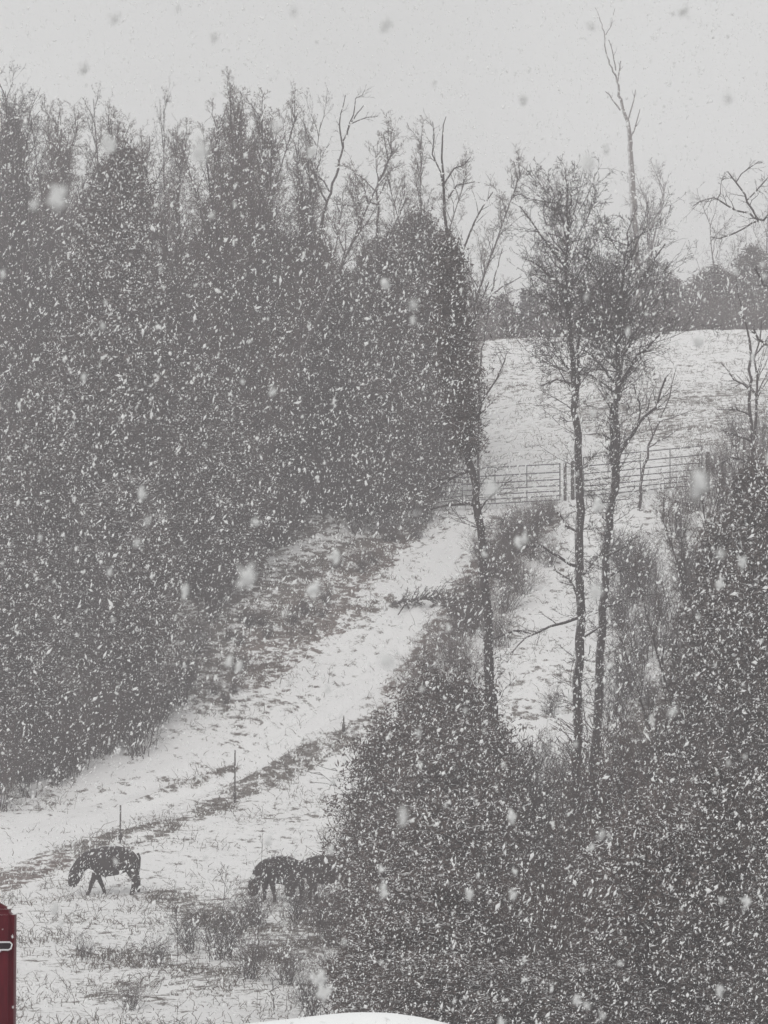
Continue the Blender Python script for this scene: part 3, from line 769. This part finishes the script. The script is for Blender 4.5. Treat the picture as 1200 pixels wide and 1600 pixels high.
for px, tp, D in ((1140, 790, 92), (1168, 742, 94), (1192, 700, 96), (1215, 735, 90), (1150, 850, 88), (1185, 830, 87), (1110, 1000, 90), (1020, 1140, 94)):
    loc = on_ground(px, D); random.choice(cedars).put(loc, hgt(tp, loc), width=.8, label='dark evergreen rising up the right edge, ' + ('by the gates' if tp < 900 else 'well below the gates'), group=G4)
# --- shrubs and weeds in the cow pasture
for (px, py, h, w, lab) in ((345, 1500, 1.55, 1.3, 'round grey leafless bush right of the grazing cow'), (300, 1490, 1.1, 1.2, 'low leafless bush at the left foot of the round bush'), (390, 1530, 1.1, 1.3, 'low leafless bush below the round bush'),
                       (400, 1450, 1.25, 1.1, 'leafless bush in front of the two dark cattle'), (462, 1440, 1.2, 1.2, 'leafless bush hiding the legs of the middle cow'), (510, 1450, 1.5, 1.1, 'leafless bush hiding the cow at the thicket edge'), (205, 1580, .7, 1.5, 'low wide clump of dead brush near the snow mound'), (490, 1590, 1.2, 1.2, 'leafless bush at the lower left corner of the thicket'), (130, 1500, .6, 1.3, 'small dead weed clump below the grazing cow'),
                       (240, 1510, .75, 1.6, 'wide dead weed clump between the cow and the bottom edge'), (520, 1480, 1.3, 1.2, 'leafless bush against the thicket beside the cattle'), (450, 1540, .9, 1.3, 'small leafless bush left of the thicket corner'), (550, 1560, 1.4, 1.2, 'leafless bush merging into the thicket at the bottom')):
    loc = ground_at(px, py); random.choice(shrubs + brush).put(loc, h, width=w, label=lab, cat='bush')

def sapling(px, py, top, label, name='sapling'):
    b_ = ground_at(px, py); h = hgt(top, b_)
    o = empty(name, b_); tk = MB(); q, qr = grow((0, 0, -.1), (0, 0, 1), h + .1, .016, 6, .04, .05); tk.sweep(q, [max(r, .006) for r in qr], 5)
    link('stem', tk.mesh('stem', True), M['bark'], o); tw = Twigs(); sprout(tw, q, qr, 8, .3, 1, .14, .08, .6, .005, .45)
    cr = MB(); cr.segs(tw.a, tw.b, tw.r0, tw.r1, 3); link('twigs', cr.mesh('twigs'), M['twig'], o); tag(o, label, 'sapling')
sapling(404, 1490, 1310, 'thin sapling standing in front of the left dark cow')
sapling(345, 1450, 1360, 'short sapling poking out of the round grey bush')
sapling(429, 1585, 1530, 'short sapling near the bottom edge left of the thicket')
sapling(278, 1495, 1420, 'short sapling left of the round grey bush')

# --- fallen brush on the bank
fb0 = ground_at(665, 950); o = empty('fallen_branch', fb0)
mbk = MB(); q = [Vector((-1.1, 0, .08)), Vector((-.5, .1, .22)), Vector((.2, 0, .30)), Vector((.9, -.1, .22)), Vector((1.5, 0, .25))]
mbk.sweep(q, [.05, .06, .055, .04, .02], 7, .2); link('bough', mbk.mesh('bough', True), M['bark'], o)
tw = Twigs(); sprout(tw, q, [.05, .05, .05, .04, .03], 60, .22, 2, .25, .02, 1.0, .007, .02)
q2 = [Vector((-.4, .1, .2)), Vector((-.7, -.3, .02)), Vector((-.9, -.6, -.3))]; mb2 = MB(); tw.line(q2, [.04, .03, .02])
mb2.segs(tw.a, tw.b, tw.r0, tw.r1, 3); link('twigs', mb2.mesh('twigs'), M['twig'], o)
tag(o, 'dark fallen branch with broken twigs lying across the track side', 'fallen branch')

# ------------------------------------------------------------------ dead grass and weeds poking through the snow
pts_w = GV.reshape(ny, nx, 3)
inv = (PX > -60) & (PX < 1260) & (PY > 500) & (PY < 1640) & (Y > 80) & (Y < 200)
cand = np.argwhere(inv)
lw = L[inv] ** 2 * 1.2 + .06
lw = np.where(forest[inv] > .6, .12, lw)
lw *= np.where((PY[inv] > 1380), 1.5, 1) * np.where((PX[inv] > 620) & (PY[inv] > 1230), .1, 1) * (1 - .8 * RUT[inv])
lw *= np.where(PY[inv] < 780, .55, 1)
clump = np.array([noise.noise(Vector((pts_w[i, j, 0] * .55, pts_w[i, j, 1] * .55, 3.1))) for i, j in cand])
lw *= np.clip(.35 + 1.8 * clump, .04, 2)
lw /= lw.sum()
NG = 30000
sel = cand[rng.choice(len(cand), NG, p=lw)]
bpz = pts_w[sel[:, 0], sel[:, 1]] + np.concatenate([rng.uniform(-.15, .15, (NG, 2)), np.full((NG, 1), -.03)], 1)
bpz[:, 2] = ground_z(bpz[:, 0], bpz[:, 1]) - .04
hh = rng.gamma(2.2, .040, NG) + .04
d1 = rng.normal(0, .5, (NG, 3)); d1[:, 2] = 1
d2 = d1 + rng.normal(0, .75, (NG, 3)); d2[:, 2] *= .6
p1 = bpz + d1 * hh[:, None] * .6; p2 = p1 + d2 * hh[:, None] * .6
r0 = rng.uniform(.005, .012, NG)
gm = MB(); gm.segs(bpz, p1, r0, r0 * .8, 3); gm.segs(p1, p2, r0 * .8, r0 * .3, 3)
tag(link('dead_grass', gm.mesh('dead_grass'), M['grass']), 'dead grass and stubble poking through the snow', 'grass', kind='stuff')
NW = 7200
sel = cand[rng.choice(len(cand), NW, p=lw)]
tw = Twigs()
for i, j in sel:
    p = Vector(pts_w[i, j]) + Vector((random.uniform(-.1, .1), random.uniform(-.1, .1), -.03))
    q, qr = grow(p, (random.gauss(0, .5), random.gauss(0, .5), random.uniform(.4, 1.2)), random.uniform(.12, .5), .008, 4, .25, -.02)
    qr = [max(r, .005) for r in qr]; tw.line(q, qr); sprout(tw, q, qr, random.randint(1, 4), .45, 0, .2, 0, .9, .005)
gm = MB(); gm.segs(tw.a, tw.b, tw.r0, tw.r1, 3)
tag(link('dead_weeds', gm.mesh('dead_weeds'), M['weed']), 'bent dead weed stalks and fallen twigs on the snow', 'weeds', kind='stuff')

# ------------------------------------------------------------------ gates and posts
def tube(a, b_, r, k=8):
    m_ = MB(); m_.sweep([a, Vector(a).lerp(Vector(b_), .5), b_], [r] * 3, k); return m_
def gate(pl, pr, Dl, Dr, hl, label, uprights, rails=7):
    A = at(pl[0], pl[1], Dl); B = at(pr[0], pr[1], Dr)
    o = empty('farm_gate', A)
    H = hl
    hs_ = [0, .12, .25, .40, .57, .77, 1.0]
    B0 = B - A
    for t_ in hs_:
        z = Vector((0, 0, H * t_))
        rr = tube(z, B0 + z, .021); link('rail', rr.mesh('rail', True), M['steel'], o)
    for u in uprights:
        p = B0 * u
        y = -.030 if 0 < u < 1 else 0
        r_ = tube(p + Vector((0, y, -.02)), p + Vector((0, y, H + .02)), .022 if u in (0, 1) else .017); link('upright', r_.mesh('upright', True), M['steel'], o)
    tag(o, label, 'gate')
    return o
gate((672, 792), (875, 781), 142.2, 142.2, 1.24, 'left tubular steel farm gate closed across the track', (0, .25, .5, .745, 1))
gate((912, 775), (1097, 757), 142.6, 142.6, 1.33, 'right tubular steel farm gate behind the forked tree', (0, .24, .48, .73, 1))
def post(px, D, h, r, label, lean=0.0, name='fence_post', material='post'):
    b_ = on_ground(px, D); o = empty(name, b_)
    p = MB(); p.sweep([Vector((0, 0, -.3)), Vector((lean * .5, 0, h * .5)), Vector((lean, 0, h - .04)), Vector((lean, 0, h))], [r, r, r * .97, r * .8], 9, .08)
    link('shaft', p.mesh('shaft', True), M[material], o)
    c_ = MB(); c_.sweep([Vector((lean, 0, h - .005)), Vector((lean, 0, h + .03)), Vector((lean, 0, h + .055))], [r * 1.05, r * .9, r * .3], 9)
    link('snow_cap', c_.mesh('snow_cap', True), M['clean_snow'], o)
    tag(o, label, 'post')
post(883, 142.4, 1.3, .055, 'left one of the two gate posts standing between the gates')
post(895, 142.5, 1.32, .065, 'right one of the two gate posts standing between the gates')
post(1106, 142.6, 1.45, .07, 'wooden gate post at the right end of the right gate')
post(664, 142.3, 1.3, .07, 'wooden gate post half hidden at the left end of the left gate')
post(1163, 144, 1.35, .06, 'fence post among the bushes at the right')
# wire strands to the right
wf = empty('wire_fence', on_ground(1106, 142.6))
for z in (.35, .7, 1.05, 1.3):
    a = on_ground(1108, 142.7) + Vector((0, 0, z)) - wf.location; b_ = on_ground(1290, 146) + Vector((0, 0, z)) - wf.location
    mid = a.lerp(b_, .5) - Vector((0, 0, .05))
    w = MB(); w.sweep([a, mid, b_], [.008] * 3, 4); link('strand', w.mesh('strand'), M['steel'], wf)
tag(wf, 'sagging wire fence running right from the right gate', 'fence')
# steel T posts along the track
def tpost(px, py, top, label):
    b_ = ground_at(px, py); h = hgt(top, b_); o = empty('steel_fence_post', b_)
    s_ = MB()
    def bar(x0, x1, y0, y1, z0, z1):
        v = [(x, y, z) for x in (x0, x1) for y in (y0, y1) for z in (z0, z1)]
        s_.add(v, [(0, 1, 3, 2), (4, 6, 7, 5), (0, 4, 5, 1), (2, 3, 7, 6), (0, 2, 6, 4), (1, 5, 7, 3)])
    bar(-.022, .022, -.006, .002, -.3, h); bar(-.005, .005, .003, .035, -.3, h - .004)
    for k in range(int(h / .12)): bar(-.010, .010, -.014, -.007, .1 + k * .12, .13 + k * .12)
    link('shaft', s_.mesh('shaft'), M['post'], o)
    s_ = MB(); bar(-.05, .05, -.022, -.015, .1, .32); link('anchor_plate', s_.mesh('anchor_plate'), M['post'], o)
    tag(o, label, 'post')
tpost(188, 1318, 1258, 'thin steel post behind the grazing cow')
tpost(367, 1256, 1172, 'tallest thin steel post, in the middle of the track verge')
tpost(537, 1152, 1118, 'short thin steel post at the far end of the verge')

# ------------------------------------------------------------------ cattle
def cow(loc, rz, sc, label, head='down', step=.0, tilt=0):
    """x forward; one continuous skinned body"""
    o = empty('cow', loc, rz, sc)
    V, E, Rr = [], [], []
    def v(p, r, c=None):
        V.append(p); kf = 1.46 if r[0] > .2 else 1.40; Rr.append(tuple(x * kf for x in r))
        if c is not None: E.append((c, len(V) - 1))
        return len(V) - 1
    pel = v((-.42, 0, 1.02), (.24, .27))
    loin = v((-.15, 0, .97), (.27, .31), pel); belly = v((.12, 0, .96), (.28, .33), loin)
    chest = v((.38, 0, .96), (.24, .30), belly); neck0 = v((.60, 0, 1.02), (.15, .22), chest)
    if head == 'down':
        nk = v((.80, 0, .92), (.12, .17), neck0); nk2 = v((.93, .02, .76), (.11, .14), nk)
        pl_ = v((1.01, .02, .62), (.14, .155), nk2); fc = v((1.05, .02, .47), (.12, .135), pl_); mz = v((1.085, .02, .33), (.11, .11), fc); mz2 = v((1.08, .02, .25), (.085, .085), mz)
        hd = Vector((1.0, .02, .60)); fd = Vector((.18, 0, -.98)); 
    else:
        nk = v((.80, 0, 1.12), (.115, .16), neck0); pl_ = v((.95, 0, 1.24), (.10, .11), nk); fc = v((1.07, 0, 1.18), (.085, .09), pl_); mz = v((1.19, 0, 1.10), (.07, .07), fc)
        mz2 = v((1.24, 0, 1.07), (.05, .05), mz); hd = Vector((.95, 0, 1.24)); fd = Vector((.88, 0, -.45))
    rump = v((-.68, 0, 1.10), (.16, .17), pel)
    feet = []
    for s_ in (1, -1):
        st_ = step * s_
        a = v((-.62, .15 * s_, .84), (.15, .19), pel); b2 = v((-.60, .17 * s_, .62), (.10, .13), a); h2 = v((-.72 + st_ * .4, .17 * s_, .42), (.055, .075), b2)
        c2 = v((-.69 + st_ * .6, .17 * s_, .18), (.042, .046), h2); f2 = v((-.67 + st_ * .7, .17 * s_, .05), (.052, .052), c2); feet.append((-.655 + st_ * .7, .17 * s_))
        a = v((.42, .15 * s_, .72), (.10, .14), chest); b2 = v((.42 + st_ * .5, .15 * s_, .50), (.06, .075), a); k2 = v((.42 + st_, .15 * s_, .34), (.048, .052), b2)
        c2 = v((.41 + st_ * 1.4, .15 * s_, .15), (.034, .036), k2); f2 = v((.42 + st_ * 1.6, .15 * s_, .05), (.046, .046), c2); feet.append((.435 + st_ * 1.6, .15 * s_))
    me = bpy.data.meshes.new('body'); me.from_pydata(V, E, [])
    b_ = link('body', me, M['fur'], o)
    md = b_.modifiers.new('skin', 'SKIN'); sv = me.skin_vertices[0].data
    for i, r in enumerate(Rr): sv[i].radius = r
    sv[0].use_root = True
    md.use_smooth_shade = True
    b_.modifiers.new('sub', 'SUBSURF').render_levels = 2; b_.modifiers['sub'].levels = 2
    # ears, muzzle, hooves, tail
    side = Vector((0, 1, 0))
    for s_ in (1, -1):
        e = MB(); p = hd + side * .08 * s_ - fd * .05
        e.sweep([p, p + side * .08 * s_ - fd * .02, p + side * .17 * s_ + Vector((0, 0, -.02)), p + side * .21 * s_ + Vector((0, 0, -.04))], [.022, .045, .035, .006], 6)
        link('ear', e.mesh('ear', True), M['fur'], o)
    mm = MB(); q = hd + fd * .27; mm.sweep([q, q + fd * .05, q + fd * .085], [.073, .068, .03], 10); link('muzzle', mm.mesh('muzzle', True), M['muzzle'], o)
    for x, y in feet:
        hf = MB(); hf.sweep([Vector((x, y, -.03)), Vector((x, y, .04)), Vector((x - .01, y, .09))], [.062, .055, .044], 8); link('hoof', hf.mesh('hoof', True), M['hoof'], o)
    tl = MB(); tl.sweep([Vector((-.76, 0, 1.16)), Vector((-.82, .01, 1.02)), Vector((-.80, .02, .78)), Vector((-.77, .03, .60)), Vector((-.76, .03, .50)), Vector((-.75, .03, .42))], [.04, .03, .028, .025, .04, .01], 6)
    link('tail', tl.mesh('tail', True), M['fur'], o)
    tag(o, label, 'cow', 'cattle grazing in the snow')
    return o
def cow_at(px, py, rz, sc, label, **k):
    g_ = ground_at(px, py); c_ = cow(g_, rz, sc, label, **k)
    f = Matrix.Rotation(rz, 3, 'Z') @ Vector((1, 0, 0)); e = .55 * sc
    s_ = (gz(g_.x + f.x * e, g_.y + f.y * e) - gz(g_.x - f.x * e, g_.y - f.y * e)) / (2 * e)
    c_.rotation_euler[1] = -math.atan(s_)
    c_.location.z = (gz(g_.x + f.x * e, g_.y + f.y * e) + gz(g_.x - f.x * e, g_.y - f.y * e)) / 2 - .02
    return c_
cow_at(174, 1399, math.radians(192), .94, 'black cow with snow on its back grazing in the open left of the bushes', step=.16)
cow_at(438, 1408, math.radians(222), .86, 'black cow with its head down behind the leafless bushes', step=-.05)
cow_at(512, 1412, math.radians(168), .92, 'black cow half hidden by the edge of the thicket', step=.04)

# ------------------------------------------------------------------ near things: red post with wire clasp, snow mound
pb = at(-8, 1420, 12); rz0 = gz(pb.x, 12)
o = empty('red_post', (pb.x, 12, rz0)); hT = pb.z - rz0
def boxm(x0, x1, y0, y1, z0, z1, bev=0.0):
    import bmesh
    bm = bmesh.new(); bmesh.ops.create_cube(bm, size=1)
    for vv in bm.verts: vv.co = Vector(((x0 + x1) / 2 + vv.co.x * (x1 - x0), (y0 + y1) / 2 + vv.co.y * (y1 - y0), (z0 + z1) / 2 + vv.co.z * (z1 - z0)))
    if bev: bmesh.ops.bevel(bm, geom=bm.edges[:], offset=bev, segments=3, affect='EDGES')
    me = bpy.data.meshes.new('box'); bm.to_mesh(me); bm.free()
    for p in me.polygons: p.use_smooth = False
    return me
k = 12 / F
link('shaft', boxm(-.062, (24 + 8) * k, -.056, .056, -.3, hT, .016), M['red'], o)
kn = MB(); kn.sweep([Vector((0, 0, hT - .006)), Vector((0, 0, hT + .002)), Vector((-.004, 0, hT + .020))], [.040, .034, .012], 16); link('knob', kn.mesh('knob', True), M['red'], o)
tag(o, 'dark red painted post cut off by the left edge of the photo', 'post')
wz0, wz1 = at(0, 1471, 12).z - rz0, at(0, 1483, 12).z - rz0
c_ = MB(); xr = (22 + 8) * k; yf = -.062
link('clasp_shade', boxm(-.058, (21 + 8) * k, -.0605, -.054, wz1 + .001, wz0 - .001, 0), M['black'], o)  # dark band painting the shaded gap between the clasp wires
c_.sweep([Vector((-.06, yf, wz0)), Vector((xr - .006, yf, wz0)), Vector((xr, yf, wz0 - .006)), Vector((xr - .003, yf, wz1 + .004)), Vector((xr - .010, yf, wz1)), Vector((-.06, yf, wz1))], [.0022] * 6, 6)
cl = link('wire_clasp', c_.mesh('wire_clasp', True), M['wire'], o)
# mound
Dm = 24; cx = at(470, 1583, Dm)
mv, mf = [], []
nr, na_ = 22, 48; top = cx.z; gb = gz(cx.x, Dm)
for i in range(nr + 1):
    u = i / nr
    for j in range(na_):
        a = 2 * math.pi * j / na_
        rx = 3.1 * u; ry = 1.7 * u
        x = rx * math.cos(a) * 1.0; y = ry * math.sin(a)
        prof = (1 - u * u) ** 1.25 if u < 1 else 0
        skew = 0.0
        x2 = x + .28 * (1 - u * .5)
        z = (top - gb) * prof
        z += (.012 * math.sin(x * 5 + y * 3) + .05 * noise.noise(Vector((x * 1.3, y * 1.3, .5)))) * (1 - u)
        wx, wy = cx.x + x2, Dm + y
        mv.append((wx, wy, gb + z + (gz(wx, wy) - gb) * u - .02 * u))
for i in range(nr):
    for j in range(na_):
        j2 = (j + 1) % na_
        mf.append((i * na_ + j, i * na_ + j2, (i + 1) * na_ + j2, (i + 1) * na_ + j))
mm = MB(); mm.add(mv, mf)
tag(link('snow_mound', mm.mesh('snow_mound', True), M['clean_snow']), 'smooth clean mound of snow at the bottom edge', 'snow mound')

# ------------------------------------------------------------------ falling snow
def flakes(n, d0, d1, s0, s1, mar=1.45, clump=1):
    y = (rng.uniform(d0 ** 3, d1 ** 3, n)) ** (1 / 3)
    t_ = rng.uniform(-1, 1, n); s_ = rng.uniform(-1, 1, n)
    x = t_ * y * (600 / F) * mar
    z = y * math.tan(PITCH) + s_ * y * (800 / F) * mar
    c_ = np.stack([x, y, z], 1)
    ok = z > ground_z(x, y) + .1
    c_ = c_[ok]; n = len(c_)
    size = (s0 + (s1 - s0) * rng.random(n) ** 2)[:, None]
    if clump > 1:
        c_ = np.repeat(c_, clump, 0); size = np.repeat(size, clump, 0); n = len(c_)
        c_ = c_ + rng.normal(0, .55, (n, 3)) * size * np.array([[.8, .8, 1.2]]); size = size * rng.uniform(.35, .8, (n, 1))
    ax = rng.normal(0, .55, (n, 3)) + np.array([[.35, 0, 1.0]]); ax /= np.linalg.norm(ax, axis=1, keepdims=True)
    u = np.cross(ax, rng.normal(0, 1, (n, 3))); u /= np.linalg.norm(u, axis=1, keepdims=True); w = np.cross(ax, u)
    el = rng.uniform(1.0, 2.3, (n, 1)) * size; a = size * rng.uniform(.5, 1, (n, 1)); b_ = size * rng.uniform(.5, 1, (n, 1))
    j = lambda: 1 + .35 * rng.normal(0, 1, (n, 1))
    vs = np.stack([c_ + ax * el * j(), c_ - ax * el * j(), c_ + u * a * j(), c_ - u * a * j(), c_ + w * b_ * j(), c_ - w * b_ * j()], 1)
    tri = np.array([(0, 2, 4), (0, 4, 3), (0, 3, 5), (0, 5, 2), (1, 4, 2), (1, 3, 4), (1, 5, 3), (1, 2, 5)])
    if clump < 0:       # the farthest, smallest ones: four faces each
        vs = vs[:, [0, 1, 2, 4]]; tri = np.array([(0, 1, 2), (0, 2, 3), (0, 3, 1), (1, 3, 2)])
    f = (np.arange(n) * vs.shape[1])[:, None, None] + tri[None]
    f = f.reshape(-1, 3); f = np.concatenate([f, f[:, 2:3]], 1)
    return vs.reshape(-1, 3), f
fm = MB()
for a in ((120000, 14, 44, .0020, .0085), (90000, 20, 60, .0035, .0085, 1.35, -1), (7000, 6, 15, .0014, .0046, 1.45, 5), (380, 2.5, 7, .0010, .0026, 1.45, 9), (200, 1.0, 3.2, .0010, .0030, 1.45, 18)):
    v_, f_ = flakes(*a); fm.add(v_, f_)
fo = link('falling_snow', fm.mesh('falling_snow', False), M['flake'])
tag(fo, 'snowflakes falling through the air', 'snow', kind='stuff')
